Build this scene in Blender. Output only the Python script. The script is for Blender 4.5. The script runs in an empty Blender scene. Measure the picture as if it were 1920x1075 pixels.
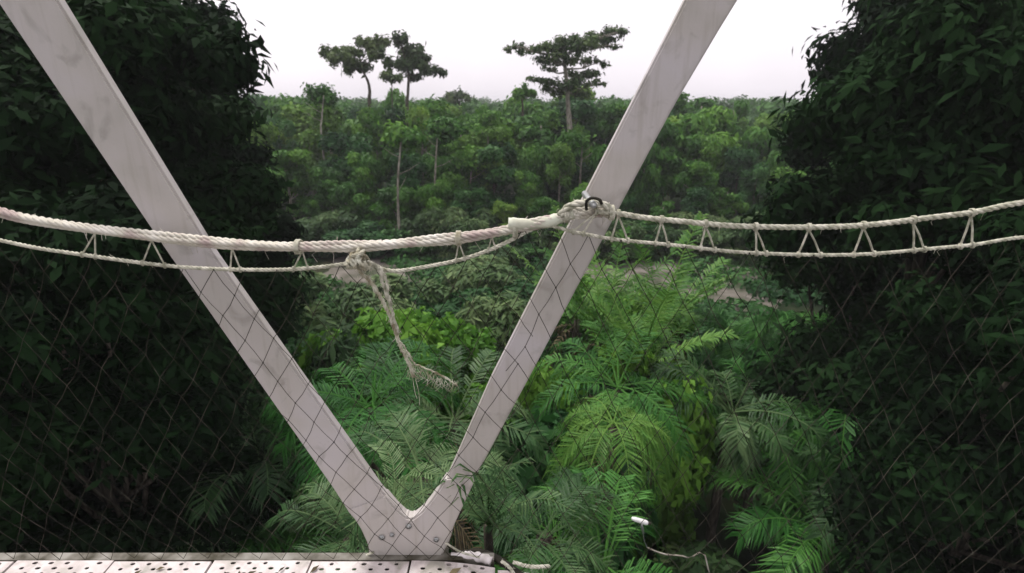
import bpy, math, random
import numpy as np
from mathutils import Vector, Matrix

S = bpy.context.scene
C = S.collection
R = math.radians
ZC = 12.0                                    # eye height above the forest floor
PITCH = R(20.5)
F = 930.0                                    # focal length in pixels of the 1920 wide frame

# ------------------------------------------------------------------ camera, sky, sun, exposure
cam_d = bpy.data.cameras.new('camera')
cam = bpy.data.objects.new('camera', cam_d); C.objects.link(cam)
cam.location = (0, 0, ZC); cam.rotation_euler = (R(90) - PITCH, 0, 0)
cam_d.sensor_width = 36; cam_d.lens = 36 * F / 1920; cam_d.clip_start = .05; cam_d.clip_end = 3000
cam_d.dof.use_dof = True; cam_d.dof.focus_distance = 1.75; cam_d.dof.aperture_fstop = 3.4
S.camera = cam
S.view_settings.view_transform = 'Standard'; S.view_settings.look = 'None'
S.view_settings.gamma = 1; S.view_settings.exposure = 0.95

SUN_EL, SUN_AZ = R(62), R(-40)               # sun behind cloud, high, ahead to the left
w = bpy.data.worlds.new('World'); S.world = w; w.use_nodes = True
nt = w.node_tree; nt.nodes.clear()
sky = nt.nodes.new('ShaderNodeTexSky'); sky.sky_type = 'NISHITA'; sky.sun_disc = False
sky.sun_elevation = SUN_EL; sky.sun_rotation = SUN_AZ; sky.air_density = 1.2; sky.dust_density = 5; sky.ozone_density = 1
hs = nt.nodes.new('ShaderNodeHueSaturation'); hs.inputs['Saturation'].default_value = .22; hs.inputs['Value'].default_value = 1.0
mx = nt.nodes.new('ShaderNodeMixRGB'); mx.inputs[0].default_value = .62; mx.inputs[2].default_value = (8.9, 8.3, 8.9, 1)
tc = nt.nodes.new('ShaderNodeTexCoord'); nz = nt.nodes.new('ShaderNodeTexNoise'); nz.inputs['Scale'].default_value = 2.2; nz.inputs['Detail'].default_value = 5
cr = nt.nodes.new('ShaderNodeMapRange'); cr.inputs[1].default_value = .3; cr.inputs[2].default_value = .7; cr.inputs[3].default_value = .9; cr.inputs[4].default_value = 1.08
ml = nt.nodes.new('ShaderNodeMixRGB'); ml.blend_type = 'MULTIPLY'; ml.inputs[0].default_value = 1
bg = nt.nodes.new('ShaderNodeBackground'); bg.inputs[1].default_value = .088
wo = nt.nodes.new('ShaderNodeOutputWorld')
L = nt.links.new
L(sky.outputs[0], hs.inputs['Color']); L(hs.outputs[0], mx.inputs[1]); L(mx.outputs[0], ml.inputs[1])
L(tc.outputs['Generated'], nz.inputs['Vector']); L(nz.outputs['Fac'], cr.inputs[0]); L(cr.outputs[0], ml.inputs[2])
L(ml.outputs[0], bg.inputs[0]); L(bg.outputs[0], wo.inputs[0])
sd = bpy.data.lights.new('sun', 'SUN'); sd.energy = 1.3; sd.angle = R(14); sd.color = (1, .96, .9)
so = bpy.data.objects.new('sun', sd); C.objects.link(so)
sv = Vector((math.sin(SUN_AZ) * math.cos(SUN_EL), math.cos(SUN_AZ) * math.cos(SUN_EL), math.sin(SUN_EL)))
so.rotation_euler = sv.to_track_quat('Z', 'Y').to_euler()
S.cycles.max_bounces = 6; S.cycles.diffuse_bounces = 3; S.cycles.glossy_bounces = 2
S.cycles.transmission_bounces = 4; S.cycles.transparent_max_bounces = 8
S.cycles.use_denoising = True

# ------------------------------------------------------------------ helpers
def ray(px, py):
    u = (px - 960) / F; v = (537.5 - py) / F
    return Vector((u, math.cos(PITCH) + v * math.sin(PITCH), -math.sin(PITCH) + v * math.cos(PITCH)))
def at(px, py, Y):
    d = ray(px, py); return Vector((0, 0, ZC)) + d * (Y / d.y)
def at_z(px, py, z):
    d = ray(px, py); return Vector((0, 0, ZC)) + d * ((z - ZC) / d.z)
def tag(o, label=None, cat=None, group=None, kind=None):
    for k, v in (('label', label), ('category', cat), ('group', group), ('kind', kind)):
        if v: o[k] = v
    return o
def empty(name, loc, label, cat, group=None):
    o = bpy.data.objects.new(name, None); C.objects.link(o); o.location = loc; o.empty_display_size = .1
    return tag(o, label, cat, group)

class MB:
    """collects vertices and faces, builds one mesh object"""
    def __init__(s): s.v = []; s.f = []; s.t = []
    def add(s, v, f, t=.5):
        o = len(s.v); s.v += [tuple(p) for p in v]; s.f += [tuple(i + o for i in q) for q in f]; s.t += [t] * len(v)
    def box(s, c, sx, sy, sz, rot=None):
        v = [Vector((x * sx / 2, y * sy / 2, z * sz / 2)) for x in (-1, 1) for y in (-1, 1) for z in (-1, 1)]
        if rot: v = [rot @ p for p in v]
        c = Vector(c)
        s.add([p + c for p in v], [(0, 1, 3, 2), (4, 6, 7, 5), (0, 4, 5, 1), (2, 3, 7, 6), (0, 2, 6, 4), (1, 5, 7, 3)])
    def tube(s, pts, rad, n=6, cap=True, t=.5, rng=None):
        pts = [Vector(p) for p in pts]; m = len(pts)
        rad = rad if hasattr(rad, '__len__') else [rad] * m
        ref = Vector((0, 0, 1)) if abs((pts[-1] - pts[0]).normalized().z) < .9 else Vector((1, 0, 0))
        v = []
        for i, p in enumerate(pts):
            d = (pts[min(i + 1, m - 1)] - pts[max(i - 1, 0)])
            d = d.normalized() if d.length > 1e-9 else Vector((0, 0, 1))
            a = d.cross(ref)
            a = a.normalized() if a.length > 1e-6 else d.orthogonal().normalized()
            b = d.cross(a)
            for k in range(n):
                q = 2 * math.pi * k / n
                rr = rad[i] * (1 + (rng.uniform(-.12, .12) if rng else 0))
                v.append(p + a * math.cos(q) * rr + b * math.sin(q) * rr)
        f = [(i * n + k, i * n + (k + 1) % n, (i + 1) * n + (k + 1) % n, (i + 1) * n + k) for i in range(m - 1) for k in range(n)]
        if cap: f += [tuple(range(n - 1, -1, -1)), tuple((m - 1) * n + k for k in range(n))]
        s.add(v, f, t)
    def build(s, name, mat, parent=None, smooth=True, tint=False, origin=None):
        me = bpy.data.meshes.new(name)
        vs = s.v
        me.from_pydata(vs, [], s.f)
        if smooth: me.polygons.foreach_set('use_smooth', [True] * len(s.f))
        if tint:
            a = me.attributes.new('tint', 'FLOAT', 'POINT'); a.data.foreach_set('value', np.array(s.t, dtype=np.float32))
        me.materials.append(mat); me.update()
        o = bpy.data.objects.new(name, me); C.objects.link(o)
        if origin is not None:
            me.transform(Matrix.Translation(-Vector(origin))); o.location = origin
        if parent:
            o.parent = parent
            if origin is None: me.transform(Matrix.Translation(-parent.location))
            else: o.location = Vector(origin) - parent.location
        return o

def spline(p, n=12):
    p = [Vector(q) for q in p]; q = [p[0] * 2 - p[1]] + p + [p[-1] * 2 - p[-2]]; out = []
    for i in range(1, len(q) - 2):
        for k in range(n):
            t = k / n
            out.append(.5 * ((2 * q[i]) + (-q[i - 1] + q[i + 1]) * t + (2 * q[i - 1] - 5 * q[i] + 4 * q[i + 1] - q[i + 2]) * t * t + (-q[i - 1] + 3 * q[i] - 3 * q[i + 1] + q[i + 2]) * t ** 3))
    return out + [p[-1]]
def resample(pts, step):
    pts = [Vector(p) for p in pts]; d = [0]
    for a, b in zip(pts, pts[1:]): d.append(d[-1] + (b - a).length)
    n = max(2, int(d[-1] / step)); out = []; j = 0
    for i in range(n + 1):
        t = d[-1] * i / n
        while j < len(d) - 2 and d[j + 1] < t: j += 1
        out.append(pts[j].lerp(pts[j + 1], (t - d[j]) / max(1e-9, d[j + 1] - d[j])))
    return out
def rope(mb, path, r, strands=3, pitch=None, seed=0, fuzz=0):
    """a laid rope: strands wound round a path"""
    rg = random.Random(seed); pitch = pitch or r * 7
    pts = resample(path, pitch / 8); n = len(pts)
    nrm = []
    for i in range(n):
        d = (pts[min(i + 1, n - 1)] - pts[max(i - 1, 0)]).normalized()
        ref = Vector((0, 0, 1)) if abs(d.z) < .85 else Vector((0, 1, 0))
        a = d.cross(ref).normalized(); nrm.append((a, d.cross(a), d))
    for s in range(strands):
        q = []
        for i, p in enumerate(pts):
            an = 2 * math.pi * (i / 8 + s / strands)
            q.append(p + (nrm[i][0] * math.cos(an) + nrm[i][1] * math.sin(an)) * r * .5)
        mb.tube(q, r * .56, 6, t=rg.random())
    for k in range(fuzz):                       # loose fibres
        i = rg.randrange(n); a, b, d = nrm[i]; an = rg.uniform(0, 6.28)
        o = a * math.cos(an) + b * math.sin(an); ln = rg.uniform(.5, 2.2) * r
        p0 = pts[i] + o * r * .9
        mb.tube([p0, p0 + o * ln * .6 + d * rg.uniform(-1, 1) * ln, p0 + o * ln + Vector((0, 0, -ln))], r * .045 + .0003, 3, t=rg.random())

# ------------------------------------------------------------------ materials
def material(name, col, rough=.8, spec=.3):
    m = bpy.data.materials.new(name); m.use_nodes = True; b = m.node_tree.nodes['Principled BSDF']
    b.inputs['Base Color'].default_value = (*col, 1); b.inputs['Roughness'].default_value = rough
    b.inputs['Specular IOR Level'].default_value = spec
    return m, m.node_tree, b
def noise_mix(nt, b, cols, scale, coord='Object', detail=6, lo=.35, hi=.65, stretch=None, dist=0):
    n = nt.nodes.new('ShaderNodeTexNoise'); n.inputs['Scale'].default_value = scale; n.inputs['Detail'].default_value = detail; n.inputs['Distortion'].default_value = dist
    t = nt.nodes.new('ShaderNodeTexCoord')
    if stretch:
        mp = nt.nodes.new('ShaderNodeMapping'); mp.inputs['Scale'].default_value = stretch
        nt.links.new(t.outputs[coord], mp.inputs[0]); nt.links.new(mp.outputs[0], n.inputs['Vector'])
    else: nt.links.new(t.outputs[coord], n.inputs['Vector'])
    r = nt.nodes.new('ShaderNodeValToRGB'); e = r.color_ramp.elements
    e[0].position = lo; e[0].color = (*cols[0], 1); e[1].position = hi; e[1].color = (*cols[-1], 1)
    for i, c in enumerate(cols[1:-1]):
        q = e.new(lo + (hi - lo) * (i + 1) / (len(cols) - 1)); q.color = (*c, 1)
    nt.links.new(n.outputs['Fac'], r.inputs[0]); nt.links.new(r.outputs[0], b.inputs['Base Color'])
    return n, r
def bump(nt, b, src, strength, dist):
    bp = nt.nodes.new('ShaderNodeBump'); bp.inputs['Strength'].default_value = strength; bp.inputs['Distance'].default_value = dist
    nt.links.new(src, bp.inputs['Height']); nt.links.new(bp.outputs[0], b.inputs['Normal'])

def leaf_mat(name, dark, mid, light, trans=.3, rough=.6, spec=.18):
    m = bpy.data.materials.new(name); m.use_nodes = True; nt = m.node_tree; nt.nodes.clear()
    at_ = nt.nodes.new('ShaderNodeAttribute'); at_.attribute_name = 'tint'
    oi = nt.nodes.new('ShaderNodeObjectInfo')
    ad = nt.nodes.new('ShaderNodeMath'); ad.operation = 'MULTIPLY_ADD'; ad.inputs[1].default_value = .5; nt.links.new(oi.outputs['Random'], ad.inputs[0])
    sb = nt.nodes.new('ShaderNodeMath'); sb.operation = 'SUBTRACT'; sb.inputs[1].default_value = .25; nt.links.new(at_.outputs['Fac'], sb.inputs[0])
    nt.links.new(sb.outputs[0], ad.inputs[2])
    r = nt.nodes.new('ShaderNodeValToRGB'); e = r.color_ramp.elements
    e[0].position = .05; e[0].color = (*dark, 1); e[1].position = .95; e[1].color = (*light, 1); q = e.new(.5); q.color = (*mid, 1)
    nt.links.new(ad.outputs[0], r.inputs[0])
    b = nt.nodes.new('ShaderNodeBsdfPrincipled'); b.inputs['Roughness'].default_value = rough; b.inputs['Specular IOR Level'].default_value = spec
    t = nt.nodes.new('ShaderNodeBsdfTranslucent'); x = nt.nodes.new('ShaderNodeMixShader'); x.inputs[0].default_value = trans
    o = nt.nodes.new('ShaderNodeOutputMaterial')
    nt.links.new(r.outputs[0], b.inputs['Base Color']); nt.links.new(r.outputs[0], t.inputs['Color'])
    nt.links.new(b.outputs[0], x.inputs[1]); nt.links.new(t.outputs[0], x.inputs[2]); nt.links.new(x.outputs[0], o.inputs[0])
    return m

M = {}
M['leaf_forest'] = leaf_mat('forest_leaf', (.022, .075, .012), (.052, .155, .022), (.12, .26, .035))
M['leaf_yellow'] = leaf_mat('yellow_green_leaf', (.05, .12, .018), (.10, .215, .03), (.19, .32, .05))
M['leaf_blue'] = leaf_mat('deep_green_leaf', (.012, .05, .014), (.026, .095, .022), (.06, .16, .036))
M['leaf_dark'] = leaf_mat('dark_leaf', (.003, .010, .003), (.006, .020, .005), (.012, .034, .009), .15, .8, .05)  # near-black leaf colour paints in the dimness of both sides
M['leaf_bright'] = leaf_mat('bright_shrub_leaf', (.038, .13, .014), (.085, .225, .024), (.16, .33, .042))
M['leaf_palm'] = leaf_mat('palm_leaf', (.014, .065, .012), (.032, .13, .022), (.08, .22, .04), .28, .5)
M['leaf_palm_bright'] = leaf_mat('bright_palm_leaf', (.03, .105, .016), (.068, .185, .03), (.15, .29, .055), .3, .5)
M['leaf_palm_grey'] = leaf_mat('grey_green_palm_leaf', (.016, .045, .014), (.04, .095, .03), (.12, .19, .075), .18, .5)
M['leaf_dead'] = leaf_mat('dead_brown_leaf', (.03, .022, .012), (.08, .06, .03), (.17, .14, .075), .1)
M['leaf_vine'] = leaf_mat('pale_vine_leaf', (.025, .06, .02), (.06, .12, .035), (.17, .24, .09), .25)
M['leaf_umbrella'] = leaf_mat('umbrella_leaf', (.02, .045, .014), (.045, .085, .026), (.10, .15, .045), .2)  # tone lightened so the colour itself carries some distance haze
m, t_, b_ = material('pale_bark', (.3, .28, .24), .9, .1); n_, r_ = noise_mix(t_, b_, [(.10, .09, .07), (.24, .22, .18), (.36, .34, .29)], 3, stretch=(3, 3, .6)); bump(t_, b_, n_.outputs['Fac'], .6, .05); M['bark'] = m
m, t_, b_ = material('dark_bark', (.06, .05, .04), .95, .1); n_, r_ = noise_mix(t_, b_, [(.02, .018, .015), (.07, .06, .045), (.13, .115, .09)], 4, stretch=(3, 3, .5)); bump(t_, b_, n_.outputs['Fac'], .7, .05); M['bark_dark'] = m
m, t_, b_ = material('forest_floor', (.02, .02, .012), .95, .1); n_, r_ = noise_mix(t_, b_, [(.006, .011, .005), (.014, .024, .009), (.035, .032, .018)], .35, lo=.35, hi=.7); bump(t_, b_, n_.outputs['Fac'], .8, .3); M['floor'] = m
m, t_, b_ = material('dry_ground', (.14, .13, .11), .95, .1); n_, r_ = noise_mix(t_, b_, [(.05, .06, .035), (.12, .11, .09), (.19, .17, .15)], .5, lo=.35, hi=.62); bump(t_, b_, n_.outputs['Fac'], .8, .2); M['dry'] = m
# painted metal of the V post
m, t_, b_ = material('weathered_post_paint', (.4, .37, .37), .5, .4)
n_, r_ = noise_mix(t_, b_, [(.37, .35, .31), (.44, .41, .38), (.49, .46, .465)], 3.2, lo=.28, hi=.7, dist=.4)
n2 = t_.nodes.new('ShaderNodeTexNoise'); n2.inputs['Scale'].default_value = 9; n2.inputs['Detail'].default_value = 8
tc2 = t_.nodes.new('ShaderNodeTexCoord'); t_.links.new(tc2.outputs['Object'], n2.inputs['Vector'])
rr = t_.nodes.new('ShaderNodeValToRGB'); rr.color_ramp.elements[0].position = .56; rr.color_ramp.elements[0].color = (0, 0, 0, 1); rr.color_ramp.elements[1].position = .72; rr.color_ramp.elements[1].color = (.5, .5, .5, 1)
mm = t_.nodes.new('ShaderNodeMixRGB'); mm.inputs[2].default_value = (.19, .18, .15, 1)
t_.links.new(n2.outputs['Fac'], rr.inputs[0]); t_.links.new(rr.outputs[0], mm.inputs[0]); t_.links.new(r_.outputs[0], mm.inputs[1]); t_.links.new(mm.outputs[0], b_.inputs['Base Color'])
n2.inputs['Distortion'].default_value = 1.2
n4 = t_.nodes.new('ShaderNodeTexNoise'); n4.inputs['Scale'].default_value = 1; n4.inputs['Detail'].default_value = 7; mp4 = t_.nodes.new('ShaderNodeMapping'); mp4.inputs['Scale'].default_value = (55, 55, 3.5)
r4 = t_.nodes.new('ShaderNodeValToRGB'); r4.color_ramp.elements[0].position = .52; r4.color_ramp.elements[0].color = (0, 0, 0, 1); r4.color_ramp.elements[1].position = .75; r4.color_ramp.elements[1].color = (.28, .28, .28, 1)
m4 = t_.nodes.new('ShaderNodeMixRGB'); m4.inputs[2].default_value = (.24, .21, .15, 1)
t_.links.new(tc2.outputs['Object'], mp4.inputs[0]); t_.links.new(mp4.outputs[0], n4.inputs['Vector']); t_.links.new(n4.outputs['Fac'], r4.inputs[0]); t_.links.new(r4.outputs[0], m4.inputs[0]); t_.links.new(mm.outputs[0], m4.inputs[1]); t_.links.new(m4.outputs[0], b_.inputs['Base Color'])
n3 = t_.nodes.new('ShaderNodeTexNoise'); n3.inputs['Scale'].default_value = 120; n3.inputs['Detail'].default_value = 3; t_.links.new(tc2.outputs['Object'], n3.inputs['Vector']); bump(t_, b_, n3.outputs['Fac'], .15, .002)
M['post'] = m
def rope_mat(name, a, b, c, sc=60):
    m, t, bb = material(name, b, .9, .15); n, r = noise_mix(t, bb, [a, b, c], sc, detail=4); bump(t, bb, n.outputs['Fac'], .4, .002); return m
M['rope'] = rope_mat('weathered_rope', (.30, .30, .22), (.46, .45, .36), (.62, .60, .50))
M['rope_pink'] = rope_mat('sun_bleached_rope_bundle', (.42, .34, .31), (.58, .55, .46), (.70, .67, .59), 14)
M['rope_old'] = rope_mat('old_brown_rope', (.22, .19, .12), (.44, .42, .32), (.64, .64, .53), 30)
M['cloth'] = rope_mat('faded_sleeve_cloth', (.42, .43, .33), (.53, .53, .42), (.6, .62, .5), 15)
M['net'] = rope_mat('net_cord', (.012, .012, .009), (.028, .026, .018), (.06, .055, .042), 18)
M['net_pale'] = rope_mat('pale_net_cord', (.16, .19, .13), (.26, .28, .2), (.36, .38, .3), 18)
m, t_, b_ = material('perforated_plank_metal', (.55, .5, .48), .55, .5); noise_mix(t_, b_, [(.30, .28, .24), (.50, .44, .42), (.60, .56, .53)], 14, lo=.3, hi=.66, dist=1); M['plank'] = m
m, t_, b_ = material('dark_grime_metal', (.03, .028, .02), .8, .2); noise_mix(t_, b_, [(.015, .015, .012), (.045, .04, .028)], 14); M['dark'] = m
m, t_, b_ = material('old_edge_steel', (.15, .14, .12), .8, .2); noise_mix(t_, b_, [(.05, .045, .03), (.16, .15, .125), (.26, .25, .22)], 12); M['old_steel'] = m
m, t_, b_ = material('grey_fitting_metal', (.32, .33, .32), .35, .5); b_.inputs['Metallic'].default_value = .6; M['steel'] = m
m, t_, b_ = material('white_fabric', (.7, .67, .65), .8, .2); noise_mix(t_, b_, [(.5, .46, .43), (.76, .71, .70)], 30); M['white'] = m
m, t_, b_ = material('white_enamel', (.8, .8, .77), .3, .5); noise_mix(t_, b_, [(.6, .6, .56), (.82, .82, .8)], 20); M['enamel'] = m

# ------------------------------------------------------------------ the ground
def ground(name, x0, x1, y0, y1, nx, ny, z, mat, amp=0.0, seed=1):
    rg = np.random.RandomState(seed)
    X = np.linspace(x0, x1, nx); Y = np.linspace(y0, y1, ny)
    ph = rg.uniform(0, 6, 6); mb = MB(); v = []
    for yy in Y:
        for xx in X:
            h = amp * (math.sin(xx * .21 + ph[0]) * math.cos(yy * .17 + ph[1]) + .5 * math.sin(xx * .5 + yy * .3 + ph[2]))
            v.append((xx, yy, z + h))
    f = [(j * nx + i, j * nx + i + 1, (j + 1) * nx + i + 1, (j + 1) * nx + i) for j in range(ny - 1) for i in range(nx - 1)]
    mb.add(v, f); return mb.build(name, mat)
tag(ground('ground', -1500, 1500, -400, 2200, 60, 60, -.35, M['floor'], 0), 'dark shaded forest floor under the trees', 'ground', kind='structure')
def patch(cx, cy, rx, ry, z, seed):
    rg = random.Random(seed); n = 40; v = [(cx, cy, z)]
    for k in range(n):
        a = 2 * math.pi * k / n; q = 1 + .18 * math.sin(3 * a + seed) + rg.uniform(-.1, .1)
        v.append((cx + rx * q * math.cos(a), cy + ry * q * math.sin(a), z))
    mb = MB(); mb.add(v, [(0, 1 + k, 1 + (k + 1) % n) for k in range(n)])
    return tag(mb.build('clearing', M['dry'], smooth=False), 'pale grey brown clearing at the foot of the tree wall', 'clearing', kind='structure')
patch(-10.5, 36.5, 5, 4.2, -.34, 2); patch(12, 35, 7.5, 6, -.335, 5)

# ------------------------------------------------------------------ foliage meshes (numpy)
def leaf_mesh(name, lobes, count, size, mat, seed, droop=.25, shell=.55, elong=1.6, ragged=.07):
    """thousands of separate folded leaves spread through the lobes' volumes"""
    rg = np.random.RandomState(seed)
    lobes = np.array(lobes, dtype=float)                       # x y z rx ry rz
    vol = (lobes[:, 3] * lobes[:, 4] * lobes[:, 5]) ** .67; which = rg.choice(len(lobes), count, p=vol / vol.sum())
    d = rg.normal(size=(count, 3)); d /= np.linalg.norm(d, axis=1)[:, None]
    rad = 1 - shell * rg.rand(count) ** 1.6
    bumpy = 1 + .16 * np.sin(d[:, 0] * 7 + which) * np.cos(d[:, 1] * 6 + which * 2) + rg.normal(scale=ragged, size=count)
    c = lobes[which, :3] + d * (rad * bumpy)[:, None] * lobes[which, 3:6]
    nrm = d + rg.normal(scale=.55, size=(count, 3)) + np.array([0, 0, .55]); nrm /= np.linalg.norm(nrm, axis=1)[:, None]
    a = rg.normal(size=(count, 3)) + np.array([0, 0, -droop * 2]); a -= (a * nrm).sum(1)[:, None] * nrm; a /= np.linalg.norm(a, axis=1)[:, None]
    b = np.cross(nrm, a)
    s = size * rg.uniform(.6, 1.35, count)[:, None]
    L_ = a * s * elong * .5; W = b * s * .5; N = nrm * s * .14
    v = np.stack([c - L_, c + W * .9 + N - L_ * .1, c + L_ - N * 1.2, c - W * .9 + N - L_ * .1], 1).reshape(-1, 3)
    f = np.arange(count * 4).reshape(-1, 4)
    me = bpy.data.meshes.new(name); me.vertices.add(len(v)); me.vertices.foreach_set('co', v.astype(np.float32).ravel())
    me.loops.add(count * 4); me.loops.foreach_set('vertex_index', f.ravel().astype(np.int32))
    me.polygons.add(count); me.polygons.foreach_set('loop_start', np.arange(0, count * 4, 4, dtype=np.int32))
    me.update(calc_edges=True)
    lt = rg.rand(len(lobes)); tint = np.clip(lt[which] * .55 + rg.rand(count) * .4 + .05, 0, 1)
    at_ = me.attributes.new('tint', 'FLOAT', 'POINT'); at_.data.foreach_set('value', np.repeat(tint, 4).astype(np.float32))
    me.materials.append(mat); me.validate()
    return me

def trunk_mesh(name, h, r, limbs, seed, mat, lean=.3):
    rg = random.Random(seed); mb = MB(); n = 9
    x, y = rg.uniform(-lean, lean), rg.uniform(-lean, lean)
    axis = [Vector((x * math.sin(i / n * 2.2), y * math.sin(i / n * 2.6), h * i / n)) for i in range(n + 1)]
    mb.tube(axis, [r * (1.5 if i == 0 else 1) * (1 - .62 * i / n) for i in range(n + 1)], 8, rng=rg)
    for (lx, ly, lz) in limbs:
        q = Vector((lx, ly, lz)); k = min(n - 1, max(2, int(n * rg.uniform(.45, .85)))); p0 = axis[k]
        if p0.z > q.z: p0 = axis[max(1, int(n * q.z / h * .75))]
        mid = p0.lerp(q, .5) + Vector((rg.uniform(-.3, .3), rg.uniform(-.3, .3), (q.z - p0.z) * -.12))
        mb.tube(spline([p0, mid, q], 4), [r * .42 * (1 - .085 * i) for i in range(9)], 5)
    me_o = mb.build(name, mat); me = me_o.data; bpy.data.objects.remove(me_o); return me

def crown_lobes(rg, h, R_, n, flat=.75, low=.35):
    out = []
    for i in range(n):
        a = rg.uniform(0, 6.283); q = R_ * math.sqrt(rg.random()) * .72
        zz = h * (low + (1 - low) * rg.random() ** .7) - R_ * .3
        k = 1 - .5 * max(0, (zz / h - .65)) * 2
        rr = R_ * rg.uniform(.26, .46)
        out.append((math.cos(a) * q * k, math.sin(a) * q * k, zz, rr, rr, rr * flat))
    return out

def make_tree_kind(key, h, R_, nlobe, leaves, size, mat, bark, seed, tr=.18, low=.35, flat=.75, elong=1.6, droop=.25, lobe=1, ragged=.07):
    rg = random.Random(seed); lobes = [(a, b, c, d * lobe, e * lobe, f * lobe) for a, b, c, d, e, f in crown_lobes(rg, h, R_, nlobe, flat, low)]
    return dict(crown=leaf_mesh('crown', lobes, leaves, size, mat, seed, droop, elong=elong, ragged=ragged),
                trunk=trunk_mesh('trunk', h * .88, tr, [l[:3] for l in lobes[::3]], seed, bark), h=h)
KINDS = {}
for i in range(4): KINDS['forest%d' % i] = make_tree_kind('f', 11, 3.7, 26, 8500, .30, M['leaf_forest'], M['bark'], 10 + i, lobe=(.8, 1, .7, .9)[i], ragged=.16, elong=(1.6, 2.2, 1.8, 2.6)[i], droop=(.2, .8, .3, 1.2)[i])
for i in range(2): KINDS['yellow%d' % i] = make_tree_kind('y', 11, 3.4, 18, 7500, .28, M['leaf_yellow'], M['bark'], 20 + i, lobe=.8, ragged=.18)
for i in range(2): KINDS['blue%d' % i] = make_tree_kind('b', 11, 3.6, 18, 8000, .32, M['leaf_blue'], M['bark_dark'], 30 + i, lobe=.85, ragged=.15)
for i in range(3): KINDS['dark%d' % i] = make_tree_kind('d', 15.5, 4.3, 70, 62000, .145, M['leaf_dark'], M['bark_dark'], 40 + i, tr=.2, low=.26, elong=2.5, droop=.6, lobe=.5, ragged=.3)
for i in range(3): KINDS['shrub%d' % i] = make_tree_kind('s', 3.6, 1.9, 13, 9000, .15, M['leaf_bright'], M['bark_dark'], 50 + i, tr=.06, low=.1)
for i in range(3): KINDS['under%d' % i] = make_tree_kind('u', 4.2, 2.1, 14, 8000, .19, M['leaf_blue'], M['bark_dark'], 60 + i, tr=.07, low=.1)
for i in range(2): KINDS['vine%d' % i] = make_tree_kind('v', 5.0, 2.0, 16, 9000, .13, M['leaf_vine'], M['bark_dark'], 70 + i, tr=.07, low=.08, elong=4.0, droop=2.2, flat=1.3)

def place(kind, x, y, s, rz, name, label, cat, group=None, sz=None, z=-.4):
    k = KINDS[kind]; e = empty(name, (x, y, z), label, cat, group)
    e.rotation_euler.z = rz; e.scale = (s, s, sz or s)
    for part in ('trunk', 'crown'):
        o = bpy.data.objects.new(part, k[part]); C.objects.link(o); o.parent = e
    return e

# ---- tree wall beyond the clearing
rg = random.Random(7)
G1 = 'broadleaf trees of the forest wall'
LABEL = {'forest': 'mid green broadleaf tree in the dense forest wall beyond the clearing',
         'yellow': 'lighter yellow green broadleaf tree in the forest wall beyond the clearing',
         'blue': 'deep bluish green broadleaf tree in the forest wall beyond the clearing'}
GR = {'forest': 'mid green trees of the forest wall', 'yellow': 'yellow green trees of the forest wall', 'blue': 'deep green trees of the forest wall'}
for (Y, hlo, hhi, step) in ((43.5, 3.8, 6.0, 3.6), (47, 6.2, 8.6, 3.8), (52, 7.6, 10.6, 4.2), (58, 8.8, 12.2, 4.8), (66, 9.8, 13.0, 5.4), (77, 10.6, 14.3, 6.2)):
    x = -(Y * 1.02) - 2 + rg.uniform(0, 2)
    while x < Y * 1.02 + 2:
        yy = Y + rg.uniform(-1.8, 1.8); h = rg.uniform(hlo, hhi)
        if abs(x / Y) < .38 or rg.random() < .8:
            fam = rg.choices(['forest', 'yellow', 'blue'], [.45, .3, .25] if Y > 50 else [.5, .2, .3])[0]
            kd = fam + str(rg.randrange(4 if fam == 'forest' else 2))
            place(kd, x, yy, (h + .4) / 11 * rg.uniform(.6, 1.25), rg.uniform(0, 6.28), 'forest_tree', LABEL[fam], 'tree', GR[fam], (h + .4) / 11)
        x += step * rg.uniform(.8, 1.2)

# ---- the far wood that reads as one mass
def far_wood():
    rg = random.Random(3); lobes = []
    for k in range(900):
        Y = 95 + 240 * rg.random() ** 1.3; x = rg.uniform(-1.1, 1.1) * Y
        r = rg.uniform(2.5, 4.8); lobes.append((x, Y, rg.uniform(8.2, 11.6) + (Y - 95) * .008 - r * .5, r, r, r * .8))
    me = leaf_mesh('far_wood', lobes, 150000, .85, M['leaf_forest'], 3)
    o = bpy.data.objects.new('far_wood', me); C.objects.link(o)
    tag(o, 'distant unbroken forest reaching to the horizon', 'forest', kind='stuff')
far_wood()

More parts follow.
